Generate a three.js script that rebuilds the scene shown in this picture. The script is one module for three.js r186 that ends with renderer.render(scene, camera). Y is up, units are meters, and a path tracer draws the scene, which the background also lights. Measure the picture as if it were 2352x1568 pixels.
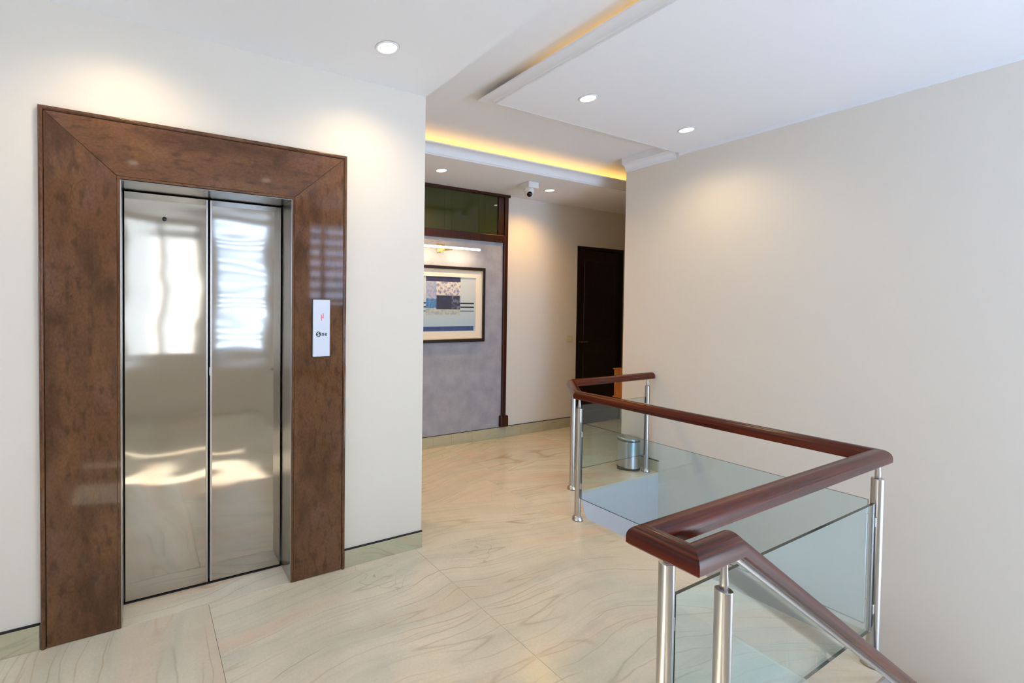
import * as THREE from 'three';
import { mergeGeometries, toCreasedNormals } from 'three/addons/utils/BufferGeometryUtils.js';
import { RoundedBoxGeometry } from 'three/addons/geometries/RoundedBoxGeometry.js';
import { RectAreaLightUniformsLib } from 'three/addons/lights/RectAreaLightUniformsLib.js';
import { FontLoader } from 'three/addons/loaders/FontLoader.js';
import { TextGeometry } from 'three/addons/geometries/TextGeometry.js';

// ------------------------------------------------------------------ camera, sky, sun, exposure
const scene = new THREE.Scene();
const camera = new THREE.PerspectiveCamera(2 * Math.atan(784 / 1064.82) * 180 / Math.PI, 1.5, 0.05, 60);
camera.position.set(0, 1.5, 0);
camera.rotation.set(-0.02123582, -0.47269492, 0.00867432, 'YXZ');
camera.setViewOffset(2352, 1568, 305.85, 54.35, 2352, 1568);
scene.add(camera);
const renderer = new THREE.WebGLRenderer({ antialias: true });
renderer.toneMapping = THREE.LinearToneMapping;
renderer.toneMappingExposure = 0.88;
renderer.shadowMap.enabled = true;
scene.background = new THREE.Color(0.635, 0.86, 1.26);
scene.backgroundIntensity = 9.0;
const sun = new THREE.DirectionalLight(new THREE.Color(1, 0.98, 0.95), 36);
sun.position.set(-9.4, 4.85, 2.1); sun.target.position.set(0.6, 0, -0.95);
sun.castShadow = true;
Object.assign(sun.shadow.camera, { left: -6, right: 6, top: 6, bottom: -6, near: 0.5, far: 30 });
sun.shadow.mapSize.set(2048, 2048);
scene.add(sun, sun.target);
RectAreaLightUniformsLib.init();
const SPOT = 2.6, AMBER = new THREE.Color(1, 0.56, 0.13), CORRIDOR = new THREE.Color(1, 0.56, 0.13), WARM = new THREE.Color(1, 0.76, 0.46);

// ------------------------------------------------------------------ helpers
const V3 = (x, y, z) => new THREE.Vector3(x, y, z);
function rng(seed) { return () => { seed = (seed * 1664525 + 1013904223) >>> 0; return seed / 4294967296; }; }
const used = new Map();
function numbered(n) { const k = used.get(n) ?? 0; used.set(n, k + 1); return k ? `${n}_${String(k).padStart(3, '0')}` : n; }
const bases = new WeakMap();
function thing(name, label, category, at = [0, 0, 0], group) {
  const o = new THREE.Group(); o.name = numbered(name); o.position.set(...at); bases.set(o, at);
  o.userData = { label, category }; if (group) o.userData.group = group;
  scene.add(o); return o;
}
// a part of a thing; the geometry is given in world coordinates
function part(parent, name, geo, mat, label) {
  const m = new THREE.Mesh(geo, mat); m.name = name; m.castShadow = m.receiveShadow = true;
  const b = bases.get(parent) ?? [0, 0, 0];
  geo.translate(-b[0], -b[1], -b[2]); bases.set(m, b);
  if (label) m.userData.label = label;
  parent.add(m); return m;
}
function struct(name, geo, mat) {
  const m = geo ? new THREE.Mesh(geo, mat) : new THREE.Group(); m.name = numbered(name);
  m.castShadow = m.receiveShadow = true; m.userData = { kind: 'structure' }; scene.add(m); return m;
}
// uv in metres from position, by the face's main direction
function metric(g, s = 1, ou = 0, ov = 0, swap = false) {
  g = g.index ? g.toNonIndexed() : g;
  const p = g.attributes.position, n = g.attributes.normal, uv = new Float32Array(p.count * 2);
  for (let i = 0; i < p.count; i++) {
    const f = i - i % 3; let ax = 0, ay = 0, az = 0;
    for (let k = 0; k < 3; k++) { ax += Math.abs(n.getX(f + k)); ay += Math.abs(n.getY(f + k)); az += Math.abs(n.getZ(f + k)); }
    let u, v; const x = p.getX(i), y = p.getY(i), z = p.getZ(i);
    if (ay >= ax && ay >= az) { u = x; v = -z; } else if (ax >= az) { u = z; v = y; } else { u = x; v = y; }
    if (swap) [u, v] = [v, u];
    uv[i * 2] = u * s + ou; uv[i * 2 + 1] = v * s + ov;
  }
  g.setAttribute('uv', new THREE.BufferAttribute(uv, 2));
  return g;
}
function box(x0, x1, y0, y1, z0, z1) {
  return metric(new THREE.BoxGeometry(x1 - x0, y1 - y0, z1 - z0).translate((x0 + x1) / 2, (y0 + y1) / 2, (z0 + z1) / 2));
}
function rbox(x0, x1, y0, y1, z0, z1, r = 0.003, seg = 2) {
  return metric(new RoundedBoxGeometry(x1 - x0, y1 - y0, z1 - z0, seg, r).translate((x0 + x1) / 2, (y0 + y1) / 2, (z0 + z1) / 2));
}
function merged(list) { return mergeGeometries(list.map((g) => { const h = g.index ? g.toNonIndexed() : g; for (const k of Object.keys(h.attributes)) if (!['position', 'normal', 'uv'].includes(k)) h.deleteAttribute(k); return h; })); }
function cyl(x, y0, y1, z, r0, r1 = r0, seg = 28) { return new THREE.CylinderGeometry(r1, r0, y1 - y0, seg).translate(x, (y0 + y1) / 2, z); }
function lathe(pts, x, y, z, seg = 40) { return new THREE.LatheGeometry(pts.map(([a, b]) => new THREE.Vector2(a, b)), seg).translate(x, y, z); }
// polygon in the plan (x, z) raised from y0 to y1
function planPrism(poly, y0, y1) {
  const s = new THREE.Shape(poly.map(([x, z]) => new THREE.Vector2(x, -z)));
  const g = new THREE.ExtrudeGeometry(s, { depth: y1 - y0, bevelEnabled: false });
  g.rotateX(-Math.PI / 2); g.translate(0, y0, 0); return metric(g);
}
// wall in x-y with rectangular holes, from z0 to z1
function wallXY(outer, holes, z0, z1) {
  const [x0, x1, y0, y1] = outer, s = new THREE.Shape();
  s.moveTo(x0, y0); s.lineTo(x1, y0); s.lineTo(x1, y1); s.lineTo(x0, y1); s.closePath();
  for (const [a, b, c, d] of holes) { const h = new THREE.Path(); h.moveTo(a, c); h.lineTo(a, d); h.lineTo(b, d); h.lineTo(b, c); h.closePath(); s.holes.push(h); }
  return metric(new THREE.ExtrudeGeometry(s, { depth: z1 - z0, bevelEnabled: false }).translate(0, 0, z0));
}
// profile [[out, up]...] (closed loop) swept along points [x, y, z], mitred in the plan; out is to the left of the way
function sweep(profile, path, crease = 0.6) {
  const P = path.map((p) => V3(...p)), N = profile.length, rings = [], len = [0];
  for (let i = 0; i < P.length; i++) {
    const dir = (a, b) => { const d = b.clone().sub(a); d.y = 0; return d.normalize(); };
    const a = i ? dir(P[i - 1], P[i]) : dir(P[0], P[1]), b = i < P.length - 1 ? dir(P[i], P[i + 1]) : a;
    const na = V3(a.z, 0, -a.x), nb = V3(b.z, 0, -b.x), m = na.clone().add(nb).normalize(); m.multiplyScalar(1 / Math.max(0.3, m.dot(na)));
    rings.push(profile.map(([o, u]) => P[i].clone().addScaledVector(m, o).add(V3(0, u, 0))));
    if (i) len.push(len[i - 1] + P[i].distanceTo(P[i - 1]));
  }
  const pos = [], uv = [], peri = [0];
  for (let k = 0; k < N; k++) { const a = profile[k], b = profile[(k + 1) % N]; peri.push(peri[k] + Math.hypot(a[0] - b[0], a[1] - b[1])); }
  const push = (v, s, t) => { pos.push(v.x, v.y, v.z); uv.push(s, t); };
  for (let i = 0; i + 1 < rings.length; i++) for (let k = 0; k < N; k++) {
    const k2 = (k + 1) % N, a = rings[i][k], b = rings[i][k2], c = rings[i + 1][k2], d = rings[i + 1][k];
    const A = [peri[k], len[i]], B = [peri[k + 1], len[i]], C = [peri[k + 1], len[i + 1]], D = [peri[k], len[i + 1]];
    push(a, ...A); push(b, ...B); push(c, ...C); push(a, ...A); push(c, ...C); push(d, ...D);
  }
  const tri = THREE.ShapeUtils.triangulateShape(profile.map(([x, y]) => new THREE.Vector2(x, y)), []);
  for (const [r, flip] of [[rings[0], false], [rings[rings.length - 1], true]]) for (const t of tri) for (const k of flip ? [t[0], t[1], t[2]] : [t[2], t[1], t[0]]) push(r[k], profile[k][0], profile[k][1]);
  let g = new THREE.BufferGeometry();
  g.setAttribute('position', new THREE.Float32BufferAttribute(pos, 3)); g.setAttribute('uv', new THREE.Float32BufferAttribute(uv, 2));
  g.computeVertexNormals();
  return toCreasedNormals(g, crease);
}
// lattice noise
const perm = new Uint8Array(512); { const r = rng(7); const a = [...Array(256).keys()]; for (let i = 255; i > 0; i--) { const j = Math.floor(r() * (i + 1)); [a[i], a[j]] = [a[j], a[i]]; } for (let i = 0; i < 512; i++) perm[i] = a[i & 255]; }
const GX = [...Array(16).keys()].map((i) => Math.cos(i * Math.PI / 8)), GY = [...Array(16).keys()].map((i) => Math.sin(i * Math.PI / 8));
function noise(x, y) {
  const xi = Math.floor(x), yi = Math.floor(y), xf = x - xi, yf = y - yi, X = xi & 255, Y = yi & 255;
  const u = xf * xf * xf * (xf * (xf * 6 - 15) + 10), v = yf * yf * yf * (yf * (yf * 6 - 15) + 10);
  const g = (h, a, b) => GX[h & 15] * a + GY[h & 15] * b;
  const p = perm[X] + Y, q = perm[X + 1] + Y;
  const a = g(perm[p], xf, yf), b = g(perm[q], xf - 1, yf), c = g(perm[p + 1], xf, yf - 1), d = g(perm[q + 1], xf - 1, yf - 1);
  return 1.5 * (a + u * (b - a) + v * ((c + u * (d - c)) - (a + u * (b - a))));
}
const fbm = (x, y, o = 4) => { let s = 0, a = 0.5; for (let i = 0; i < o; i++) { s += a * noise(x, y); x = x * 2.03 + 17.1; y = y * 2.03 + 9.7; a *= 0.5; } return s; };
const lerp = (a, b, t) => a + (b - a) * t, sat = (t) => Math.max(0, Math.min(1, t)), mix3 = (a, b, t) => [0, 1, 2].map((i) => lerp(a[i], b[i], sat(t)));
function texture(w, h, f, sx, sy, srgb = true, wrap = THREE.MirroredRepeatWrapping) {
  const d = new Uint8Array(w * h * 4);
  for (let y = 0, i = 0; y < h; y++) for (let x = 0; x < w; x++, i += 4) { const c = f((x + 0.5) / w * sx, (y + 0.5) / h * sy); d[i] = 255 * sat(c[0]); d[i + 1] = 255 * sat(c[1]); d[i + 2] = 255 * sat(c[2]); d[i + 3] = 255; }
  const t = new THREE.DataTexture(d, w, h); t.magFilter = THREE.LinearFilter; t.minFilter = THREE.LinearMipmapLinearFilter; t.generateMipmaps = true;
  t.wrapS = t.wrapT = wrap; t.repeat.set(1 / sx, 1 / sy); if (srgb) t.colorSpace = THREE.SRGBColorSpace; t.needsUpdate = true; return t;
}
const hex = (c) => [c >> 16 & 255, c >> 8 & 255, c & 255].map((v) => v / 255);

// ------------------------------------------------------------------ materials
const std = (color, roughness, metalness = 0, more = {}) => new THREE.MeshPhysicalMaterial({ color, roughness, metalness, ...more });
function marbleAt(u, v) {
  const wx = fbm(u * 0.6 + 3, v * 0.6 + 8, 2), wy = fbm(u * 0.7 + 40, v * 0.7 + 2, 2);
  const a = -0.19, U = u + wx * 0.2, W = v + wy * 0.3;
  const s = U * Math.cos(a) + W * Math.sin(a), t = -U * Math.sin(a) + W * Math.cos(a) + fbm(u * 3.4, v * 3.4, 3) * 0.022;
  let c = hex(0xe0d8c4);
  c = mix3(c, hex(0xcfcdba), 0.9 * sat(fbm(s * 0.9, t * 5, 3) * 1.9 + 0.25));
  c = mix3(c, hex(0xe0c4ab), 0.8 * sat(noise(s * 0.5 + 9, t * 4 + 5) * 2 - 0.3));
  c = mix3(c, hex(0xc6c4b2), 0.42 * sat(fbm(s * 1.8 + 4, t * 24, 3) * 2.4 - 0.1));
  const vein = (fs, ft, w, o) => { const n = noise(s * fs + o, t * ft + o * 1.7); return Math.exp(-((n / w) ** 2)); };
  const b1 = sat(noise(u * 2.6 + 11, v * 2.6) * 2 + 0.3), b2 = sat(noise(u * 2.1, v * 2.1 + 31) * 2 + 0.2);
  c = mix3(c, hex(0x938663), 0.48 * b1 * vein(0.33, 3.6, 0.010, 3));
  c = mix3(c, hex(0xb08f6c), 0.42 * b2 * vein(0.4, 6.2, 0.02, 21));
  c = mix3(c, hex(0xa39a80), 0.36 * (1 - b1) * vein(0.45, 9, 0.022, 47));
  const cx = fbm(u * 5.4 + 5, v * 5.4, 3), n2 = noise(u * 4.6 + cx * 0.9 + 60, v * 2.6 + cx * 0.7);
  c = mix3(c, hex(0x94875f), 0.5 * sat(noise(u * 1.9 + 77, v * 1.9) * 2.6 - 0.45) * Math.exp(-((n2 / 0.012) ** 2)));
  const k = 1 + 0.02 * noise(u * 90, v * 90) + 0.03 * fbm(u * 9, v * 9, 2);
  return c.map((q) => q * k);
}
const marbleMap = texture(2048, 2048, marbleAt, 4.6, 4.6);
const marble = std(0xf0f0f0, 0.22, 0, { map: marbleMap, ior: 1.5 });
const skirtMap = texture(768, 256, (u, v) => mix3(marbleAt(u * 1.5 + 1.3, v * 1.5 + 2.2), hex(0xcfd3c4), 0.35), 3, 1);
const skirtMarble = std(0xdcd8c6, 0.22, 0, { map: skirtMap });
function stoneAt(u, v) { // polished brown granite, grain along v
  let c = hex(0x6f4d34);
  c = mix3(c, hex(0x4a301f), 0.8 * sat(fbm(u * 6, v * 2.4, 4) * 2.1 + 0.1));
  c = mix3(c, hex(0x815c3a), 0.65 * sat(fbm(u * 8 + 8, v * 3.4 + 3, 4) * 2));
  c = mix3(c, hex(0x7a5a50), 0.5 * sat(fbm(u * 5 + 18, v * 4 + 30, 3) * 2.2 - 0.2));
  c = mix3(c, hex(0x4a3323), 0.6 * sat(fbm(u * 34, v * 13, 2) * 2.6 - 0.15));
  const n = noise(u * 14 + fbm(u * 9, v * 5) * 2, v * 4.4); c = mix3(c, hex(0x3a281b), 0.55 * sat(noise(u * 3 + 4, v * 3) * 2 - 0.35) * Math.exp(-((n / 0.03) ** 2)));
  const k = 1 + 0.10 * noise(u * 130, v * 70);
  return c.map((q) => q * k);
}
const stoneMap = texture(512, 1024, stoneAt, 1.2, 2.4);
const stone = std(0xebe6e2, 0.06, 0, { map: stoneMap, specularIntensity: 0.8 });
function woodAt(u, v) { // grain along v
  let c = hex(0x45190f);
  const g = fbm(u * 45, v * 1.4, 4);
  c = mix3(c, hex(0x632812), sat(g * 1.7 + 0.4)); c = mix3(c, hex(0x2a0c06), 0.75 * sat(noise(u * 120, v * 2.2) * 1.6 - 0.1));
  return c;
}
const woodMap = texture(256, 1024, woodAt, 0.3, 1.6);
const railWood = std(new THREE.Color(0.95, 0.68, 0.52), 0.26, 0, { map: woodMap, specularIntensity: 0.6 });
const darkWood = std(new THREE.Color(0.42, 0.36, 0.36), 0.3, 0, { map: woodMap });
const blackWood = std(new THREE.Color(0.09, 0.075, 0.085), 0.32, 0, { map: woodMap });
const orangeWood = std(0xffffff, 0.35, 0, { map: texture(128, 256, (u, v) => mix3(hex(0xb06a1a), hex(0x8d4d0e), fbm(u * 30, v * 3) * 1.5 + 0.4), 0.4, 0.8) });
const plasterBump = texture(256, 256, (u, v) => { const n = 0.5 + 0.5 * fbm(u * 9, v * 9, 3); return [n, n, n]; }, 3, 3, false);
const wallPaint = std(new THREE.Color(0.745, 0.685, 0.59), 0.72, 0, { bumpMap: plasterBump, bumpScale: 0.002 });
const ceilingPaint = std(new THREE.Color(0.86, 0.855, 0.85), 0.8);
const whiteTrim = std(new THREE.Color(0.82, 0.82, 0.82), 0.55);
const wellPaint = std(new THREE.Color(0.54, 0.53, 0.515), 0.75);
const blackGap = std(0x0c0d0c, 0.7);
const steel = std(new THREE.Color(0.52, 0.505, 0.49), 0.3, 1);
const doorSteel = std(new THREE.Color(0.48, 0.45, 0.405), 0.075, 1);
const darkSteel = std(new THREE.Color(0.30, 0.29, 0.27), 0.3, 1);
const glassFace = new THREE.MeshPhysicalMaterial({ color: new THREE.Color(0.87, 0.95, 0.975), transmission: 1, roughness: 0, thickness: 0, ior: 1.5 });
const glassEdge = std(new THREE.Color(0.012, 0.03, 0.026), 0.15);
const wallpaper = std(0xffffff, 0.75, 0, { map: texture(512, 512, (u, v) => { let c = hex(0xa4a3a8); c = mix3(c, hex(0x8f8f96), fbm(u * 6, v * 6, 4) + 0.35); return c.map((q) => q * (1 + 0.05 * noise(u * 120, v * 120))); }, 1.5, 1.5) });
const transomGlass = std(new THREE.Color(0.045, 0.048, 0.013), 0.04);
const frosted = new THREE.MeshPhysicalMaterial({ color: new THREE.Color(0.64, 0.59, 0.52), transmission: 1, roughness: 1, thickness: 0 });
const frostedBright = new THREE.MeshPhysicalMaterial({ color: new THREE.Color(0.55, 0.56, 0.58), transmission: 1, roughness: 1, thickness: 0 });
const goldLip = std(new THREE.Color(0.75, 0.6, 0.38), 0.3, 0.8);
const cream = std(new THREE.Color(0.80, 0.70, 0.55), 0.8);
const whitePlastic = std(0xe9e8e4, 0.4);
const blackGloss = std(0x050505, 0.08);
const brass = std(new THREE.Color(0.75, 0.55, 0.22), 0.25, 1);
const glow = (color, k) => new THREE.MeshStandardMaterial({ color: 0x000000, emissive: color, emissiveIntensity: k });

// ------------------------------------------------------------------ setting: floor of marble slabs
const JX = 1.515, EDGE = 2.845, LANDZ = -0.722, WALLX = 4.27, WZ = -2.45, BZ = -4.15, BACK = 1.5, STAIRX = 1.385;
const floor = struct('floor');
function slab(poly, y = 0, mirror = false, ou = 0, ov = 0, turn = false) {
  const s = new THREE.Shape(poly.map(([x, z]) => new THREE.Vector2(x, -z)));
  const g0 = new THREE.ExtrudeGeometry(s, { depth: 0.0188, bevelEnabled: true, bevelThickness: 0.0012, bevelSize: 0.0010, bevelOffset: -0.0016, bevelSegments: 1 });
  g0.rotateX(-Math.PI / 2); g0.translate(0, y - 0.02, 0);
  const g = metric(g0), uv = g.attributes.uv;
  for (let i = 0; i < uv.count; i++) { const p = (mirror ? JX - uv.getX(i) : uv.getX(i) - JX) + ou, q = uv.getY(i) + ov; uv.setXY(i, turn ? q : p, turn ? p : q); }
  part(floor, 'marble_slab', g, marble);
}
const rect = (x0, x1, z0, z1) => [[x0, z0], [x1, z0], [x1, z1], [x0, z1]];
const ZJ = -2.385;
for (const [x0, x1] of [[-3, -0.92], [-0.92, 0.297], [0.297, JX]]) for (const [z0, z1] of [[WZ, -0.6], [-0.6, BACK]]) slab(rect(x0, x1, z0 + (z0 === WZ ? 0.012 : 0), z1), 0, true, x0 < 0.2 ? 2.1 : 0, x0 < 0.2 ? 0.9 : 0, x0 < 0.2);
slab([[JX, ZJ], [2.715, ZJ], [EDGE, -2.255], [EDGE, LANDZ], [STAIRX, LANDZ], [STAIRX, BACK], [JX - 0.13, BACK], [JX - 0.13, -0.6], [JX, -0.6]].filter((_, i) => ![5, 6, 7].includes(i)).map((p, i) => (i === 4 ? [JX, LANDZ] : p)).filter((_, i) => i < 5));
slab(rect(JX, 2.7, -3.25, ZJ), 0, false, 1.4, 1.7);
slab([[2.7, ZJ], [2.715, ZJ], [EDGE + 0.0, -2.255], [3.205, -2.615], [4.2, -2.615], [4.2, -3.25], [2.7, -3.25]], 0, false, 1.9, 1.2);
slab(rect(4.2, WALLX, -3.25, -2.615), 0, false, 2.3, 1.0);
for (const [x0, x1] of [[-1, 1.57], [1.57, 2.9], [2.9, 4.2], [4.2, 5.6], [5.6, 7.5]]) slab(rect(x0, x1, BZ, -3.25), 0, x0 < 0, 0.6 + x0 * 0.7, 2.6);
slab(rect(-0.088, 0.72, -2.625, -2.438), 0, false, 3, 3);                       // threshold before the doors
slab(rect(WALLX, 7.5, -3.25, -3.0), 0, false, 1, 1);
slab(rect(-1, 1.57, -3.25, -3.1), 0, false, 1, 1);
part(floor, 'screed', merged([box(-3, STAIRX, -0.16, -0.0195, WZ - 0.2, BACK), box(STAIRX, EDGE - 0.1, -0.16, -0.0195, -2.35, LANDZ - 0.1), box(1.5, 2.72, -0.16, -0.0195, -3.2, -2.35),
  planPrism([[2.7, -2.35], [3.1, -2.72], [7.5, -2.72], [7.5, -4.2], [2.7, -4.2]], -0.16, -0.0195), box(-1, 2.72, -0.16, -0.0195, -4.2, -3.0)]), blackGap);
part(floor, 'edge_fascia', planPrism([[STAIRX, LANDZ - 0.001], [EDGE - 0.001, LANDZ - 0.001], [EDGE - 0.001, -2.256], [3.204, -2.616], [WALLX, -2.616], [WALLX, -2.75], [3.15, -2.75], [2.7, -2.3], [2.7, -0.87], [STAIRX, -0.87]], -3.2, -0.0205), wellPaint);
// stairs going down beside the landing
const stairs = struct('stairs');
for (let i = 1; i <= 3; i++) { part(stairs, 'tread', rbox(STAIRX + 0.272 * (i - 1) - 0.005, STAIRX + 0.272 * i + 0.02, -0.175 * i - 0.03, -0.175 * i, LANDZ, BACK, 0.004), marble); part(stairs, 'riser', box(STAIRX + 0.272 * i - 0.005, STAIRX + 0.272 * i + 0.01, -0.175 * (i + 1), -0.175 * i - 0.03, LANDZ, BACK), marble); }
part(stairs, 'riser', box(STAIRX - 0.006, STAIRX + 0.004, -0.175, -0.021, LANDZ, BACK), marble);
part(stairs, 'landing', box(STAIRX + 0.816, WALLX, -0.86, -0.7, LANDZ - 0.02, BACK), marble);
for (let i = 1; i <= 5; i++) part(stairs, 'lower_tread', box(EDGE, WALLX, -0.7 - 0.175 * i - 0.17, -0.7 - 0.175 * i, LANDZ - 0.28 * i, LANDZ - 0.28 * (i - 1)), marble);
part(stairs, 'landing_skirting', box(WALLX - 0.014, WALLX, -0.7, -0.605, LANDZ, BACK), skirtMarble);
struct('floor_lower', box(1.2, WALLX + 0.1, -3.35, -3.2, -2.8, BACK), marble);
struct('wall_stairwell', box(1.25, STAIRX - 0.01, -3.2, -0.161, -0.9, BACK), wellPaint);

// ------------------------------------------------------------------ setting: walls
const LIFT = [-0.088, 0.72, 2.078];
const wl = struct('wall_lift');
for (const [a, b, c] of [[-3.15, LIFT[0] - 0.002, -0.02], [LIFT[1] + 0.002, 1.565, -0.02], [LIFT[0] - 0.002, LIFT[1] + 0.002, LIFT[2] + 0.002]]) part(wl, 'wall_section', box(a, b, c, 3.06, WZ - 0.24, WZ), wallPaint);
struct('wall_lift_return', box(1.44, 1.565, -0.02, 3.06, -3.1, WZ - 0.24), wallPaint);
struct('wall_corridor_near', box(-1.1, 1.44, -0.02, 3.06, -3.1, -2.98), wallPaint);
struct('wall_right', box(WALLX, WALLX + 0.2, -3.2, 3.06, -3.0, BACK), wallPaint);
struct('wall_corridor_right', box(WALLX + 0.2, 7.6, -0.02, 3.06, -3.0, -2.85), wallPaint);
struct('wall_back', wallXY([-1.1, 7.6, -0.02, 3.06], [[4.975, 5.875, -0.019, 2.318]], BZ - 0.15, BZ), wallPaint);
struct('wall_corridor_left', box(-1.1, -1.0, -0.02, 3.06, BZ, -3.1), wallPaint);
struct('wall_corridor_end', box(7.5, 7.6, -0.02, 3.06, BZ, -3.0), wallPaint);
const winA = [2.12, 4.1, 1.5, 2.74], winC = [2.78, 4.22, -0.65, 1.3], winB = [0.88, 1.65, 0.75, 2.7], winF = [-0.24, 0.72, 0.75, 2.7], winG = [0.6, 1.95, 0.6, 2.4], winS = [-1.15, -1.04, 0.4, 2.3];
const winL = [[-0.52, -0.02, 1.22, 2.02], [-1.12, -0.92, 1.22, 2.02]];   // in the left wall, along -z
struct('wall_left', wallXY([-BACK, -WZ, -0.02, 3.06], [...winL, winG], 0, 0.15).rotateY(Math.PI / 2).translate(-3.15, 0, 0), wallPaint);
struct('wall_rear', wallXY([-3.15, WALLX + 0.2, -3.2, 3.06], [winA, winB, winC, winF, winS], BACK, BACK + 0.2), wallPaint);
// windows behind the camera, seen only in the lift doors and the polished stone
function louvred(n, [x0, x1, y0, y1], from, mull, tilt) {
  const w = struct(`window_${n}`);
  const fr = 0.045, z0 = BACK + 0.05, z1 = BACK + 0.12;
  part(w, 'frame', merged([box(x0, x1, y0, y0 + fr, z0, z1), box(x0, x1, y1 - fr, y1, z0, z1), box(x0, x0 + fr, y0, y1, z0, z1), box(x1 - fr, x1, y0, y1, z0, z1), ...mull.map((x) => box(x - 0.03, x + 0.03, y0, y1, z0, z1))]), whiteTrim);
  for (let y = from; y < y1 - 0.03; y += 0.155) { const g = new THREE.BoxGeometry(x1 - x0 - 0.02, 0.01, 0.15).rotateX(tilt).translate((x0 + x1) / 2, y, BACK + 0.09); part(w, 'louvre_blade', g, whiteTrim); }
  return w;
}
louvred(1, winA, winA[2] + 0.1, [2.36, 3.2], 0.46);
louvred(5, winB, winB[2] + 0.1, [], 0.87);
function plainWindow(n, [x0, x1, y0, y1], bars) {
  const w = struct(`window_${n}`), z0 = BACK + 0.07, z1 = BACK + 0.12, t = 0.05;
  part(w, 'frame', merged([box(x0, x1, y0, y0 + t, z0, z1), box(x0, x1, y1 - t, y1, z0, z1), box(x0, x0 + t, y0, y1, z0, z1), box(x1 - t, x1, y0, y1, z0, z1), ...bars.map((x) => box(x - 0.025, x + 0.025, y0, y1, z0, z1))]), whiteTrim);
  return w;
}
plainWindow(2, winC, [3.5]); const w4 = plainWindow(4, winF, [0.24]);
part(w4, 'frosted_pane', box(winF[0] + 0.04, winF[1] - 0.04, winF[2] + 0.04, winF[3] - 0.04, BACK + 0.09, BACK + 0.096), frosted);
const w6 = struct('window_6');   // frosted window in the left wall
part(w6, 'frosted_pane', box(-3.08, -3.074, winG[2], winG[3], -winG[1], -winG[0]), frostedBright);
part(w6, 'frame', merged([box(-3.1, -3.05, winG[2], winG[3], -winG[1], -winG[1] + 0.05), box(-3.1, -3.05, winG[2], winG[3], -winG[0] - 0.05, -winG[0]), box(-3.1, -3.05, winG[2], winG[2] + 0.05, -winG[1], -winG[0]), box(-3.1, -3.05, winG[3] - 0.05, winG[3], -winG[1], -winG[0])]), whiteTrim);
const w7 = struct('window_7');   // two narrow panes in the left wall that let the sun in
for (const [a, b, c, d] of winL) part(w7, 'frame', merged([box(-3.12, -3.06, c, d, -a - 0.02, -a), box(-3.12, -3.06, c, d, -b, -b + 0.02), box(-3.12, -3.06, c, c + 0.02, -b, -a), box(-3.12, -3.06, d - 0.02, d, -b, -a)]), whiteTrim);
const w3 = struct('window_3'); part(w3, 'frame', merged([box(winS[0], winS[0] + 0.02, winS[2], winS[3], BACK + 0.05, BACK + 0.1), box(winS[1] - 0.02, winS[1], winS[2], winS[3], BACK + 0.05, BACK + 0.1)]), whiteTrim);

// ------------------------------------------------------------------ setting: ceilings
const LOWY = 2.807, ISY = 2.905, CORY = 2.812, TOPY = 2.99;
struct('ceiling', box(-3.15, 7.6, TOPY, TOPY + 0.12, BZ - 0.15, BACK + 0.2), ceilingPaint);
struct('ceiling_lobby', box(-3, 1.565, LOWY, TOPY, WZ, BACK), ceilingPaint);
const IX = 2.165, IZ = -2.49;
struct('ceiling_island', merged([box(IX, WALLX, ISY, ISY + 0.02, IZ, BACK), box(IX + 0.34, WALLX, ISY + 0.02, TOPY, IZ + 0.12, BACK)]), ceilingPaint);
const CZ = -3.35;
struct('ceiling_corridor', merged([box(-1, 7.5, CORY, CORY + 0.02, BZ, CZ), box(-1, 7.5, CORY + 0.02, TOPY, BZ, CZ - 0.34), box(-1, 1.44, CORY, TOPY, CZ, -3.1), box(1.44, 1.565, CORY, TOPY, CZ, -3.1)]), ceilingPaint);
const cavetto = (w, h, top = 0) => { const a = [[0, 0], [0.004, 0], [0.004, 0.010], [0.010, 0.012]]; for (let i = 0; i <= 8; i++) { const t = i / 8 * Math.PI / 2; a.push([0.012 + (w - 0.024) * (1 - Math.cos(t)), 0.014 + (h - 0.026) * Math.sin(t)]); } a.push([w - 0.006, h - 0.012], [w, h - 0.008], [w, Math.max(h, top)], [0, Math.max(h, top)]); return a; };
struct('trim_1', sweep(cavetto(0.09, 0.042).map(([a, b]) => [-a, b]).reverse(), [[IX, ISY - 0.001, BACK - 0.005], [IX, ISY - 0.001, IZ], [WALLX - 0.002, ISY - 0.001, IZ]].reverse().map((p) => p)), whiteTrim);
struct('trim_2', sweep(cavetto(0.075, 0.085).map(([a, b]) => [-a, b]).reverse(), [[1.57, CORY - 0.001, CZ], [7.5, CORY - 0.001, CZ]]), whiteTrim);
struct('trim_3', sweep(cavetto(0.075, 0.08, 0.132).map(([a, b]) => [-a, b]).reverse(), [[WALLX, 2.857, -3.0], [WALLX, 2.857, IZ - 0.03]]), whiteTrim);
struct('trim_4', box(WALLX - 0.012, WALLX, 2.878, ISY, IZ, BACK), whiteTrim);

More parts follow.
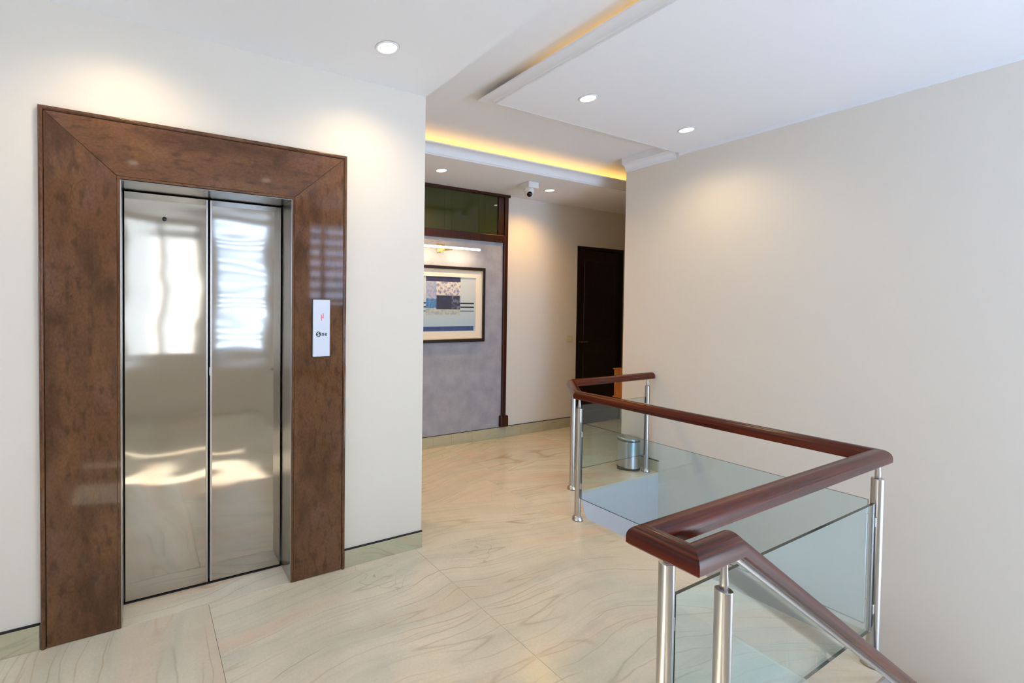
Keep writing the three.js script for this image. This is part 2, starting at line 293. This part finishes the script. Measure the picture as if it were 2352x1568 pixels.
// ------------------------------------------------------------------ skirtings
const SK = 0.104;
function skirting(name, x0, x1, z, h, cuts) {
  const s = struct(name); let a = x0;
  for (const c of [...cuts, x1]) { part(s, 'skirting_piece', rbox(a + 0.0008, c - 0.0008, 0, h - 0.006, z, z + 0.014, 0.0015, 1).translate(0, 0, 0), skirtMarble); a = c; }
  part(s, 'shadow_groove', box(x0, x1, h - 0.0055, h, z, z + 0.0125), blackGap); return s;
}
skirting('baseboard_lift_left', -3, -0.398, WZ, SK + 0.008, [-1.6]);
skirting('baseboard_lift_right', 1.037, 1.567, WZ, SK, []);
skirting('baseboard_back', -1, 4.965, BZ, 0.128, [1.2, 2.14, 2.78, 3.02, 3.31, 3.79, 4.03, 4.4]);
const sr = struct('baseboard_right');
part(sr, 'skirting_piece', box(WALLX - 0.014, WALLX, 0, 0.1, -3.0, -2.615), skirtMarble); part(sr, 'shadow_groove', box(WALLX - 0.0125, WALLX, 0.1005, 0.107, -3.0, -2.615), blackGap);

// ------------------------------------------------------------------ lift: polished stone surround and steel doors
const ZF = -2.428;
const lift = thing('elevator', 'brushed steel two-leaf lift doors in a polished brown stone surround', 'elevator', [0.32, 0, WZ]);
function stonePiece(name, poly, along) {
  const s = new THREE.Shape(poly.map(([x, y]) => new THREE.Vector2(x, y)));
  let g = new THREE.ExtrudeGeometry(s, { depth: 0.018, bevelEnabled: true, bevelThickness: 0.002, bevelSize: 0.0014, bevelOffset: -0.0018, bevelSegments: 1 }).translate(0, 0, WZ);
  g = metric(g, 1, along ? 0.37 : 0.1, along ? 0.8 : 0, along);
  return part(lift, name, g, stone);
}
const OX0 = -0.394, OX1 = 1.034, OY = 2.353, [IX0, IX1, IY] = LIFT, B = 0.02;
stonePiece('jamb_slab', [[OX0 + B, 0.001], [IX0 - 0.012, 0.001], [IX0 - 0.012, IY + 0.012], [OX0 + B, OY - B]], false);
stonePiece('jamb_slab', [[IX1 + 0.012, 0.001], [OX1 - B, 0.001], [OX1 - B, OY - B], [IX1 + 0.012, IY + 0.012]], false);
stonePiece('lintel_slab', [[IX0 - 0.012, IY + 0.012], [IX1 + 0.012, IY + 0.012], [OX1 - B, OY - B], [OX0 + B, OY - B]], true);
const bead = (d, w) => { const a = [[0, 0]]; for (let i = 0; i <= 8; i++) { const t = Math.PI * i / 8; a.push([w / 2 - Math.cos(t) * w / 2 * 0.98, d * 0.72 + Math.sin(t) * d * 0.3]); } a.push([w, 0]); return a; };
function beadBar(a, b, w, d, flip) { // from a to b in the wall's plane, with mitred ends
  const s = new THREE.Shape(bead(d, w).map(([x, y]) => new THREE.Vector2(x, y))), L = Math.hypot(b[0] - a[0], b[1] - a[1]);
  const g = new THREE.ExtrudeGeometry(s, { depth: L, bevelEnabled: false }), p = g.attributes.position;
  const dx = (b[0] - a[0]) / L, dy = (b[1] - a[1]) / L, nx = -dy * flip, ny = dx * flip;
  for (let i = 0; i < p.count; i++) { const o = p.getX(i), q = p.getY(i); let l = p.getZ(i); if (l < 1e-6 && a[2]) l += o; else if (l > L - 1e-6 && b[2]) l -= o; p.setXYZ(i, a[0] + dx * l + nx * o, a[1] + dy * l + ny * o, WZ + q); }
  if (flip < 0) { const ix = g.index; if (!ix) for (let i = 0; i < p.count; i += 3) { const t = [p.getX(i), p.getY(i), p.getZ(i)]; p.setXYZ(i, p.getX(i + 2), p.getY(i + 2), p.getZ(i + 2)); p.setXYZ(i + 2, ...t); } }
  g.computeVertexNormals();
  return metric(toCreasedNormals(g, 0.7));
}
part(lift, 'edge_bead', beadBar([OX0, 0.001, 0], [OX0, OY, 1], B - 0.001, 0.026, -1), stone);
part(lift, 'edge_bead', beadBar([OX1, 0.001, 0], [OX1, OY, 1], B - 0.001, 0.026, 1), stone);
part(lift, 'edge_bead', beadBar([OX0, OY, 1], [OX1, OY, 1], B - 0.001, 0.026, -1), stone);
part(lift, 'inner_edge', box(IX0 - 0.0115, IX0 - 0.001, 0.001, IY + 0.001, WZ - 0.02, ZF - 0.003), stone);
part(lift, 'inner_edge', box(IX1 + 0.001, IX1 + 0.0115, 0.001, IY + 0.001, WZ - 0.02, ZF - 0.003), stone);
part(lift, 'inner_edge', box(IX0 - 0.0115, IX1 + 0.0115, IY + 0.001, IY + 0.0115, WZ - 0.02, ZF - 0.003), stone);
const DZ = -2.622;
part(lift, 'side_reveal', rbox(IX0 - 0.001, IX0 + 0.004, 0.001, IY, DZ - 0.04, WZ + 0.012, 0.001, 1), steel);
part(lift, 'side_reveal', rbox(IX1 - 0.004, IX1 + 0.001, 0.001, IY, DZ - 0.04, WZ + 0.012, 0.001, 1), steel);
part(lift, 'head_reveal', rbox(IX0 + 0.004, IX1 - 0.004, IY - 0.005, IY, DZ - 0.04, WZ + 0.012, 0.001, 1), darkSteel);
part(lift, 'shaft_backing', box(IX0 - 0.05, IX1 + 0.05, -0.015, IY + 0.05, DZ - 0.075, DZ - 0.069), blackGap);
const GAP = 0.3195;
function leaf(x0, x1, seed) {
  const nx = 26, ny = 150, y0 = 0.012, y1 = IY - 0.012, pos = [], nor = [], uv = [], idx = [];
  const h = (x, y) => 0.0012 * noise(x * 2.1 + seed, y * 5.2) + 0.0005 * noise(x * 2.2 + seed * 3, y * 11 + 4) + 0.0026 * noise(x * 1.1 + seed, y * 1.4 + 9) + 0.0009 * Math.exp(-(((y - 0.62) / 0.16) ** 2)) * noise(x * 4 + seed, y * 9);
  for (let j = 0; j <= ny; j++) for (let i = 0; i <= nx; i++) {
    const x = lerp(x0, x1, i / nx), y = lerp(y0, y1, j / ny), e = 0.002, gx = (h(x + e, y) - h(x - e, y)) / (2 * e), gy = (h(x, y + e) - h(x, y - e)) / (2 * e), L = Math.hypot(gx, gy, 1);
    pos.push(x, y, DZ + h(x, y)); nor.push(-gx / L, -gy / L, 1 / L); uv.push(x, y);
  }
  for (let j = 0; j < ny; j++) for (let i = 0; i < nx; i++) { const a = j * (nx + 1) + i; idx.push(a, a + 1, a + nx + 2, a, a + nx + 2, a + nx + 1); }
  const f = new THREE.BufferGeometry(); f.setAttribute('position', new THREE.Float32BufferAttribute(pos, 3)); f.setAttribute('normal', new THREE.Float32BufferAttribute(nor, 3)); f.setAttribute('uv', new THREE.Float32BufferAttribute(uv, 2)); f.setIndex(idx);
  return merged([f, box(x0, x1, y0, y1, DZ - 0.03, DZ - 0.004)]);
}
const leafL = part(lift, 'door_leaf', leaf(IX0 + 0.012, GAP - 0.016, 1.7), doorSteel, 'left steel leaf with a small dark release hole near its top');
const leafR = part(lift, 'door_leaf', leaf(GAP + 0.016, IX1 - 0.012, 6.2), doorSteel);
part(leafL, 'edge_strip', rbox(GAP - 0.016, GAP - 0.005, 0.012, IY - 0.012, DZ - 0.03, DZ + 0.004, 0.002), steel);
part(leafR, 'edge_strip', rbox(GAP + 0.005, GAP + 0.016, 0.012, IY - 0.012, DZ - 0.03, DZ + 0.004, 0.002), steel);
part(leafL, 'release_hole', lathe([[0, 0], [0.0085, 0], [0.0105, -0.002], [0.0105, -0.006], [0, -0.006]].reverse(), 0, 0, 0, 24).rotateX(Math.PI / 2).translate(0.104, 1.945, DZ + 0.008), blackGloss);
part(leafR, 'latch', rbox(GAP + 0.001, GAP + 0.009, 1.13, 1.175, DZ - 0.01, DZ + 0.007, 0.002), steel);
part(lift, 'sill_groove', box(IX0 + 0.004, IX1 - 0.004, 0.0005, 0.007, DZ - 0.04, DZ + 0.003), blackGap);

// call panel
const font = await new FontLoader().loadAsync('fonts/droid/droid_sans_bold.typeface.json');
const PX0 = 0.833, PX1 = 0.932, PY0 = 1.229, PY1 = 1.543, PZ = WZ + 0.02;
const call = thing('call_panel', 'pale grey lift call panel with a red digit on the right stone jamb', 'call panel', [(PX0 + PX1) / 2, PY0, PZ]);
part(call, 'backing', rbox(PX0 - 0.003, PX1 + 0.003, PY0 - 0.003, PY1 + 0.003, PZ + 0.0003, PZ + 0.004, 0.002), blackGap);
part(call, 'face_plate', rbox(PX0, PX1, PY0, PY1, PZ + 0.002, PZ + 0.013, 0.004, 3), std(0xd3dae8, 0.3));
const text = (s, size, x, y, z) => { const g = new TextGeometry(s, { font, size, depth: 0.0008, curveSegments: 4 }); g.computeBoundingBox(); const b = g.boundingBox; g.translate(x - (b.min.x + b.max.x) / 2, y - b.min.y, z); return g; };
const inkDark = std(0x20242c, 0.4), ty = PY1 - 0.198;
const disc = part(call, 'logo_disc', new THREE.CylinderGeometry(0.0145, 0.0145, 0.0012, 32).rotateX(Math.PI / 2).translate(PX0 + 0.031, ty + 0.008, PZ + 0.0133), inkDark);
part(disc, 'logo_letter', text('S', 0.019, PX0 + 0.031, ty - 0.0015, PZ + 0.0137), whitePlastic);
part(call, 'logo_lettering', text('ne', 0.021, PX0 + 0.066, ty - 0.002, PZ + 0.0128), inkDark);
const red = glow(new THREE.Color(1, 0.18, 0.24), 0.9);
part(call, 'display_digit', merged([box(0.8785, 0.8825, 1.427, 1.46, PZ + 0.0128, PZ + 0.0136), box(0.8895, 0.8935, 1.44, 1.468, PZ + 0.0128, PZ + 0.0136), box(0.8785, 0.8935, 1.443, 1.447, PZ + 0.0128, PZ + 0.0136)]), red);

// ------------------------------------------------------------------ framed partition at the corridor's end
const part1 = thing('partition', 'dark wood framed partition with grey wallpaper and a green glass transom', 'partition', [2.85, 0.13, BZ]);
const PL = 1.93, PR = 3.775, PW = 0.055, pz0 = BZ, pz1 = BZ + 0.035;
part(part1, 'wallpaper_panel', box(PL + PW, PR - PW, 0.13, 2.262, pz0, pz0 + 0.012), wallpaper);
for (const x of [PL, PR - PW]) part(part1, 'post', rbox(x, x + PW, 0.25, CORY - 0.002, pz0, pz1 + 0.005, 0.006), darkWood);
for (const x of [PL, PR - PW]) part(part1, 'plinth_block', rbox(x - 0.028, x + PW + 0.03, 0.13, 0.262, pz0, pz1 + 0.02, 0.012, 3), darkWood);
part(part1, 'middle_rail', rbox(PL + PW, PR - PW, 2.262, 2.345, pz0, pz1 + 0.008, 0.008, 3), darkWood);
part(part1, 'top_rail', rbox(PL - 0.02, PR + 0.022, 2.782, CORY - 0.002, pz0, pz1 + 0.012, 0.004), darkWood);
part(part1, 'transom_stile', rbox(PR - PW - 0.085, PR - PW, 2.345, 2.782, pz0, pz1 - 0.008, 0.004), darkWood);
part(part1, 'transom_stile', rbox(PL + PW, PL + PW + 0.085, 2.345, 2.782, pz0, pz1 - 0.008, 0.004), darkWood);
part(part1, 'transom_pane', box(PL + PW + 0.085, PR - PW - 0.085, 2.345, 2.782, pz0 + 0.004, pz0 + 0.012), transomGlass);
for (const x of [2.44, 2.9, 3.36]) for (const d of [0, 0.09]) part(part1, 'pane_bevel', box(x + d, x + d + 0.006, 2.345, 2.782, pz0 + 0.012, pz0 + 0.0135), transomGlass);
part(part1, 'pane_bevel', box(PL + PW + 0.085, PR - PW - 0.085, 2.57, 2.576, pz0 + 0.012, pz0 + 0.0135), transomGlass);

// framed abstract print
const pic = thing('framed_picture', 'abstract blue and grey print in a black frame with cream mount', 'picture', [2.85, 1.133, BZ + 0.012]);
const F = [2.258, 3.442, 1.133, 1.958], fz = BZ + 0.0125;
const ring = ([x0, x1, y0, y1], w, z0, z1, r) => {
  const o = new THREE.Shape(), h = new THREE.Path();
  o.moveTo(x0, y0); o.lineTo(x1, y0); o.lineTo(x1, y1); o.lineTo(x0, y1); o.closePath();
  h.moveTo(x0 + w, y0 + w); h.lineTo(x0 + w, y1 - w); h.lineTo(x1 - w, y1 - w); h.lineTo(x1 - w, y0 + w); h.closePath(); o.holes.push(h);
  return metric(new THREE.ExtrudeGeometry(o, { depth: z1 - z0 - r, bevelEnabled: true, bevelThickness: r, bevelSize: r, bevelOffset: -r, bevelSegments: 2 }).translate(0, 0, z0));
};
part(pic, 'frame', ring(F, 0.034, fz + 0.005, fz + 0.035, 0.004), blackWood);
part(pic, 'gold_slip', ring([F[0] + 0.032, F[1] - 0.032, F[2] + 0.032, F[3] - 0.032], 0.012, fz + 0.003, fz + 0.025, 0.002), goldLip);
part(pic, 'mount', ring([F[0] + 0.043, F[1] - 0.043, F[2] + 0.043, F[3] - 0.043], 0.073, fz + 0.002, fz + 0.014, 0.002), cream);
{
  const x0 = F[0] + 0.105, x1 = F[1] - 0.105, y0 = F[2] + 0.105, y1 = F[3] - 0.105;
  const art = (x, y) => { // x, y in metres on the wall
    const inn = (a, b, c, d) => x > a && x < b && y > c && y < d, n = fbm(x * 14, y * 14, 4), n2 = fbm(x * 30 + 7, y * 30, 3);
    let c = mix3(hex(0xc3c9c6), hex(0xa9bcc4), sat(1.2 - (y - 1.25) * 3));
    if (inn(2.25, 3.30, 1.258, 1.306)) c = mix3(hex(0x3d5288), hex(0x33456f), n + 0.5);
    for (const [a, b, dark] of [[1.551, 1.565, 1], [1.51, 1.524, 1], [1.467, 1.479, 0.5]]) if (inn(3.11, 3.305, a, b) || inn(2.4, 2.67, a, b)) c = mix3(c, [0.08, 0.09, 0.12], dark);
    if (inn(2.668, 3.116, 1.43 + n2 * 0.02, 1.842)) {
      c = mix3(hex(0xaeb2bb), hex(0x9096b4), n2 * 1.6 + 0.45);
      if (y < 1.5) c = mix3(hex(0xb9bda6), hex(0x93a0ad), n2 * 1.8 + 0.4);
      if (inn(2.80, 3.116, 1.64, 1.79)) c = mix3(mix3(hex(0xd2c8ba), hex(0x7f80a0), n2 * 3 + 0.2), hex(0xe2d9c8), n * 2);
      if (inn(2.668, 2.803, 1.505, 1.605)) c = mix3(hex(0x5b87b5), hex(0x44729f), n2 * 2 + 0.5);
      if (inn(2.803, 3.114, 1.492, 1.642)) c = mix3(hex(0x2f3044), hex(0x6c7284), x > 3.0 ? n2 * 2.4 + 0.4 : n * 0.3);
      if (y > 1.789) c = mix3(hex(0x3c375a), hex(0x2c2b40), n + 0.5);
    }
    return c;
  };
  const tx = texture(512, 340, (u, v) => art(x0 + u * (x1 - x0), y0 + v * (y1 - y0)), 1, 1, true, THREE.ClampToEdgeWrapping);
  const g = new THREE.BoxGeometry(x1 - x0, y1 - y0, 0.004).translate((x0 + x1) / 2, (y0 + y1) / 2, fz + 0.004);
  part(pic, 'print', g, std(0xffffff, 0.5, 0, { map: tx }));
}
// picture light
const pl = thing('picture_light', 'slim lit tube light on a brass bracket above the abstract print', 'picture light', [2.85, 2.14, BZ + 0.012]);
part(pl, 'back_plate', rbox(2.80, 2.90, 2.10, 2.19, BZ + 0.012, BZ + 0.024, 0.003), brass);
part(pl, 'arm', rbox(2.838, 2.862, 2.105, 2.12, BZ + 0.02, BZ + 0.165, 0.004), brass);
part(pl, 'cradle', rbox(2.80, 2.90, 2.110, 2.124, BZ + 0.135, BZ + 0.165, 0.004), brass);
part(pl, 'lamp_tube', new THREE.CylinderGeometry(0.0125, 0.0125, 0.84, 20).rotateZ(Math.PI / 2).translate(2.85, 2.139, BZ + 0.15), glow(new THREE.Color(1, 0.9, 0.72), 3));
{ const l = new THREE.RectAreaLight(new THREE.Color(1, 0.78, 0.5), 75, 0.84, 0.02); l.position.set(2.85, 2.122, BZ + 0.145); l.lookAt(2.85, 1.6, BZ - 0.1); l.name = 'picture_lamp'; scene.add(l); }

// ------------------------------------------------------------------ dark door at the corridor's right
const door = struct('door_1');
const D0 = 4.975, D1 = 5.875, DH = 2.318;
part(door, 'frame', merged([box(D0, D0 + 0.03, 0, DH, BZ - 0.15, BZ + 0.006), box(D1 - 0.03, D1, 0, DH, BZ - 0.15, BZ + 0.006), box(D0, D1, DH - 0.04, DH, BZ - 0.15, BZ + 0.006)]), blackWood);
const leafD = part(door, 'leaf', box(D0 + 0.032, D1 - 0.032, 0.006, DH - 0.042, BZ - 0.06, BZ - 0.02), blackWood);
for (const [a, b] of [[0.16, 0.95], [1.1, 2.14]]) part(leafD, 'raised_panel', rbox(D0 + 0.15, D1 - 0.15, a, b, BZ - 0.03, BZ - 0.01, 0.008, 2), blackWood);
part(leafD, 'door_handle', merged([cyl(0, 0, 0.05, 0, 0.01).rotateX(Math.PI / 2).translate(D0 + 0.08, 1.085, BZ - 0.02), rbox(D0 + 0.07, D0 + 0.19, 1.077, 1.093, BZ + 0.02, BZ + 0.034, 0.005)]), darkSteel);
struct('wall_back_niche', box(D0 - 0.1, D1 + 0.1, -0.02, DH + 0.1, BZ - 0.25, BZ - 0.152), wallPaint);

const sw = thing('light_switch', 'small cream switch plate on the back wall beside the dark door', 'switch', [4.852, 1.082, BZ]);
part(sw, 'plate', rbox(4.797, 4.907, 1.082, 1.168, BZ, BZ + 0.009, 0.003), std(0xcfc3a0, 0.45));
for (const x of [4.82, 4.855]) part(sw, 'rocker', rbox(x, x + 0.03, 1.098, 1.152, BZ + 0.007, BZ + 0.012, 0.002), std(0xd8cdae, 0.4));

// orange wooden box on the corridor wall behind the wall's corner
const cab = thing('wall_box', 'orange-brown wooden box with a dark knob, half hidden behind the right wall corner', 'cabinet', [4.75, 0.56, -3.0]);
part(cab, 'body', rbox(4.572, 4.95, 0.568, 0.858, -3.31, -3.0, 0.005), orangeWood);
part(cab, 'top_board', rbox(4.562, 4.958, 0.856, 0.87, -3.318, -3.0, 0.003), orangeWood);
part(cab, 'bottom_board', rbox(4.562, 4.958, 0.556, 0.57, -3.318, -3.0, 0.003), orangeWood);
part(cab, 'knob', new THREE.SphereGeometry(0.016, 18, 12).scale(0.9, 1, 1).translate(4.558, 0.828, -3.19), blackGloss);

// pedal bin
const BX = 4.12, BZN = -2.815, bin = thing('pedal_bin', 'small round stainless pedal bin on the floor against the right wall', 'bin', [BX, 0, BZN]);
part(bin, 'base_ring', lathe([[0, 0], [0.097, 0], [0.098, 0.006], [0.097, 0.018], [0.09, 0.02]], BX, 0, BZN), blackGap);
part(bin, 'body', lathe([[0.093, 0.018], [0.0935, 0.02], [0.0935, 0.262], [0.092, 0.266], [0, 0.266]], BX, 0, BZN, 56), steel);
part(bin, 'rim', lathe([[0.0925, 0.263], [0.0965, 0.265], [0.0965, 0.281], [0.092, 0.283]], BX, 0, BZN, 56), blackGloss);
part(bin, 'lid', lathe([[0.0955, 0.281], [0.0955, 0.288], [0.09, 0.297], [0.07, 0.304], [0.03, 0.309], [0, 0.31]], BX, 0, BZN, 56), steel);
part(bin, 'pedal', rbox(BX - 0.14, BX - 0.085, 0.008, 0.018, BZN - 0.02, BZN + 0.02, 0.004), blackGloss);

// ------------------------------------------------------------------ glass balustrade round the stairwell
const RB = 0.866, R1 = -2.68, R2 = 2.765, R3 = -0.768, R4 = 1.203, R5 = -0.648;
const bal = thing('balustrade', 'dark wood handrail on steel posts with clear glass panels round the stairwell', 'balustrade', [R2, 0, -1.5]);
const railProfile = (() => { const a = [], w = 0.034; a.push([-w + 0.006, 0], [w - 0.006, 0], [w, 0.006], [w, 0.022]); for (let i = 1; i < 12; i++) { const t = Math.PI * i / 12; a.push([w * Math.cos(t), 0.022 + 0.036 * Math.sin(t)]); } a.push([-w, 0.022], [-w, 0.006]); return a; })();
const SLOPE = 0.652, SX = 1.375;
part(bal, 'handrail', sweep(railProfile, [[4.235, RB, R1], [3.165, RB, R1], [R2, RB, R1 + 0.4], [R2, RB, R3], [R4, RB, R3], [R4, RB, R5], [SX, RB, R5], [3.1, RB - (3.1 - SX) * SLOPE, R5]], 0.5), railWood);
part(bal, 'under_rail_bar', sweep([[-0.008, -0.013], [0.008, -0.013], [0.008, 0.002], [-0.008, 0.002]], [[SX + 0.0, RB - 0.0, R5], [2.72, RB - (2.72 - SX) * SLOPE - 0.0, R5]], 0.5), steel);
function post(x, z, y0 = 0, top = 0.8, pin = RB) {
  const p = part(bal, 'post', lathe([[0, 0], [0.0205, 0], [0.0205, top - y0 - 0.002], [0.0185, top - y0], [0, top - y0]], x, y0, z, 36), steel);
  part(p, 'floor_flange', lathe([[0.019, 0.034], [0.025, 0.032], [0.031, 0.022], [0.036, 0.008], [0.036, 0], [0, 0]].reverse(), x, y0, z, 36), steel);
  part(p, 'pin', lathe([[0, 0], [0.0095, 0], [0.0098, 0.02], [0.0085, 0.04], [0.0065, pin - top + 0.004], [0, pin - top + 0.004]], x, top - 0.001, z, 24), steel);
  return p;
}
post(4.175, R1); post(3.2, R1 - 0.005); post(R2, R1 + 0.412); post(R2, R3); post(1.3, R3); post(1.345, R5, 0, 0.778); post(2.62, R5, -0.7, 0.0, RB - (2.62 - SX) * SLOPE);
const GT = 0.70, GB = 0.162;
function pane(a, b, along) { // box whose broad faces are glass and whose edges are the dark green cut
  const g = along === 'x' ? new THREE.BoxGeometry(b[0] - a[0], b[1] - a[1], 0.01) : new THREE.BoxGeometry(0.01, b[1] - a[1], b[0] - a[0]);
  return g;
}
const e = glassEdge, f = glassFace;
const xPane = (x0, x1, z) => part(bal, 'glass_panel', pane([x0, GB], [x1, GT], 'x').translate((x0 + x1) / 2, (GB + GT) / 2, z), [e, e, e, e, f, f]);
xPane(3.225, 4.15, R1); xPane(1.338, 2.728, R3);
part(bal, 'glass_panel', pane([-2.24, GB], [-0.795, GT], 'z').translate(R2, (GB + GT) / 2, (-2.24 - 0.795) / 2), [f, f, e, e, e, e]);
part(bal, 'glass_panel', (() => { const g = new THREE.BoxGeometry(1.2, 0.54, 0.01), p = g.attributes.position; for (let i = 0; i < p.count; i++) p.setY(i, p.getY(i) - (p.getX(i) + 0.6) * 0.643); return g.translate(1.37 + 0.6, 0.657 - 0.27, R5); })(), [e, e, e, e, f, f]);
for (const [x, z, y, d] of [[1.318, R3, 0.62, 'x'], [1.318, R3, 0.25, 'x'], [2.745, R3, 0.62, 'x'], [2.745, R3, 0.25, 'x'], [R2, -2.252, 0.62, 'z'], [R2, -2.252, 0.25, 'z'], [R2, -0.784, 0.62, 'z'], [R2, -0.784, 0.25, 'z'], [4.158, R1, 0.62, 'x'], [3.216, R1, 0.62, 'x']])
  part(bal, 'glass_clamp', rbox(x - (d === 'x' ? 0.014 : 0.008), x + (d === 'x' ? 0.014 : 0.008), y - 0.02, y + 0.02, z - (d === 'x' ? 0.008 : 0.014), z + (d === 'x' ? 0.008 : 0.014), 0.003), steel);

// ------------------------------------------------------------------ ceiling fittings
function downlight(x, y, z, label, k = 1, group, color = WARM) {
  const t = thing('downlight', label, 'downlight', [x, y, z], group);
  part(t, 'trim_ring', lathe([[0.047, -0.001], [0.05, -0.006], [0.058, -0.005], [0.062, 0], [0.047, 0]].reverse(), x, y, z, 40), whiteTrim);
  part(t, 'lamp_lens', lathe([[0.0475, -0.0022], [0.03, -0.0035], [0, -0.004]].reverse(), x, y, z, 36), glow(new THREE.Color(1, 0.93, 0.8), 9));
  const s = new THREE.SpotLight(color, SPOT * k, 0, 1.3, 1, 2); s.position.set(x, y - 0.03, z); s.target.position.set(x, y - 1, z); s.castShadow = true; s.shadow.radius = 2.3; s.name = 'downlight_lamp';
  scene.add(s, s.target);
}
downlight(1.1, LOWY, -2.083, 'round recessed downlight lit in the low ceiling right of the lift', 0.7);
downlight(2.643, ISY, -2.141, 'left of the two round downlights in the dropped white ceiling panel', 0.8);
downlight(3.774, ISY, -2.153, 'right of the two round downlights in the dropped ceiling panel, nearest the right wall', 0.8);
downlight(2.535, CORY, -3.68, 'round downlight in the corridor ceiling above the green glass transom', 1.4, undefined, CORRIDOR);
downlight(4.0, CORY, -3.72, 'round downlight in the corridor ceiling beside the white camera', 1.4, undefined, CORRIDOR);
downlight(-0.07, LOWY, -0.05, 'round lobby downlight mirrored in the left half of the stone lintel', 0.7);
downlight(1.143, LOWY, -0.05, 'round lobby downlight mirrored in the right half of the stone lintel', 0.7);
downlight(-0.07, LOWY, -2.083, 'round lobby downlight close to the wall just above the stone surround, out of the frame', 0.7);
downlight(1.2, CORY, -3.7, 'round downlight in the corridor ceiling hidden behind the lift wall', 2.2, undefined, CORRIDOR);

const cam = thing('security_camera', 'small white security camera with a black lens under the corridor ceiling', 'security camera', [3.6, CORY, -3.62]);
part(cam, 'junction_box', rbox(3.525, 3.665, CORY - 0.062, CORY, -3.69, -3.55, 0.006), whitePlastic);
part(cam, 'collar', lathe([[0, 0], [0.047, 0], [0.05, -0.006], [0.05, -0.022], [0.046, -0.03], [0, -0.03]].reverse(), 3.59, CORY - 0.06, -3.615), whitePlastic);
part(cam, 'head', new THREE.CapsuleGeometry(0.043, 0.03, 10, 28).rotateX(0.5).translate(3.585, CORY - 0.105, -3.603), whitePlastic);
part(cam, 'lens', (() => { const g = new THREE.SphereGeometry(0.0275, 24, 16).scale(1, 1, 0.55); g.lookAt(V3(-3.4, -1.4, 3.6)); return g.translate(3.558, CORY - 0.128, -3.572); })(), blackGloss);

// cove lighting: strips lying behind the lips, shining up on the recessed ceiling
function led(name, label, x0, x1, y, z0, z1, k) {
  const t = thing(name, label, 'light strip', [(x0 + x1) / 2, y, (z0 + z1) / 2]);
  part(t, 'led_strip', rbox(x0, x1, y, y + 0.012, z0, z1, 0.004), glow(new THREE.Color(1, 0.62, 0.2), 2));
  const w = x1 - x0, h = z1 - z0, l = new THREE.RectAreaLight(AMBER, k, w, h); l.position.set((x0 + x1) / 2, y + 0.014, (z0 + z1) / 2); l.rotation.x = Math.PI / 2; l.name = 'cove_lamp'; scene.add(l);
}
led('cove_light', 'amber light strip hidden behind the corridor ceiling cornice', 1.6, 7.3, CORY + 0.021, CZ - 0.12, CZ - 0.09, 11);
led('cove_light', 'amber light strip hidden behind the dropped ceiling panel cornice', IX + 0.09, IX + 0.12, ISY + 0.021, IZ + 0.35, BACK - 0.1, 14);

scene.traverse((o) => { if (o.isLight && !o.isRectAreaLight) o.castShadow = true; });
renderer.render(scene, camera);
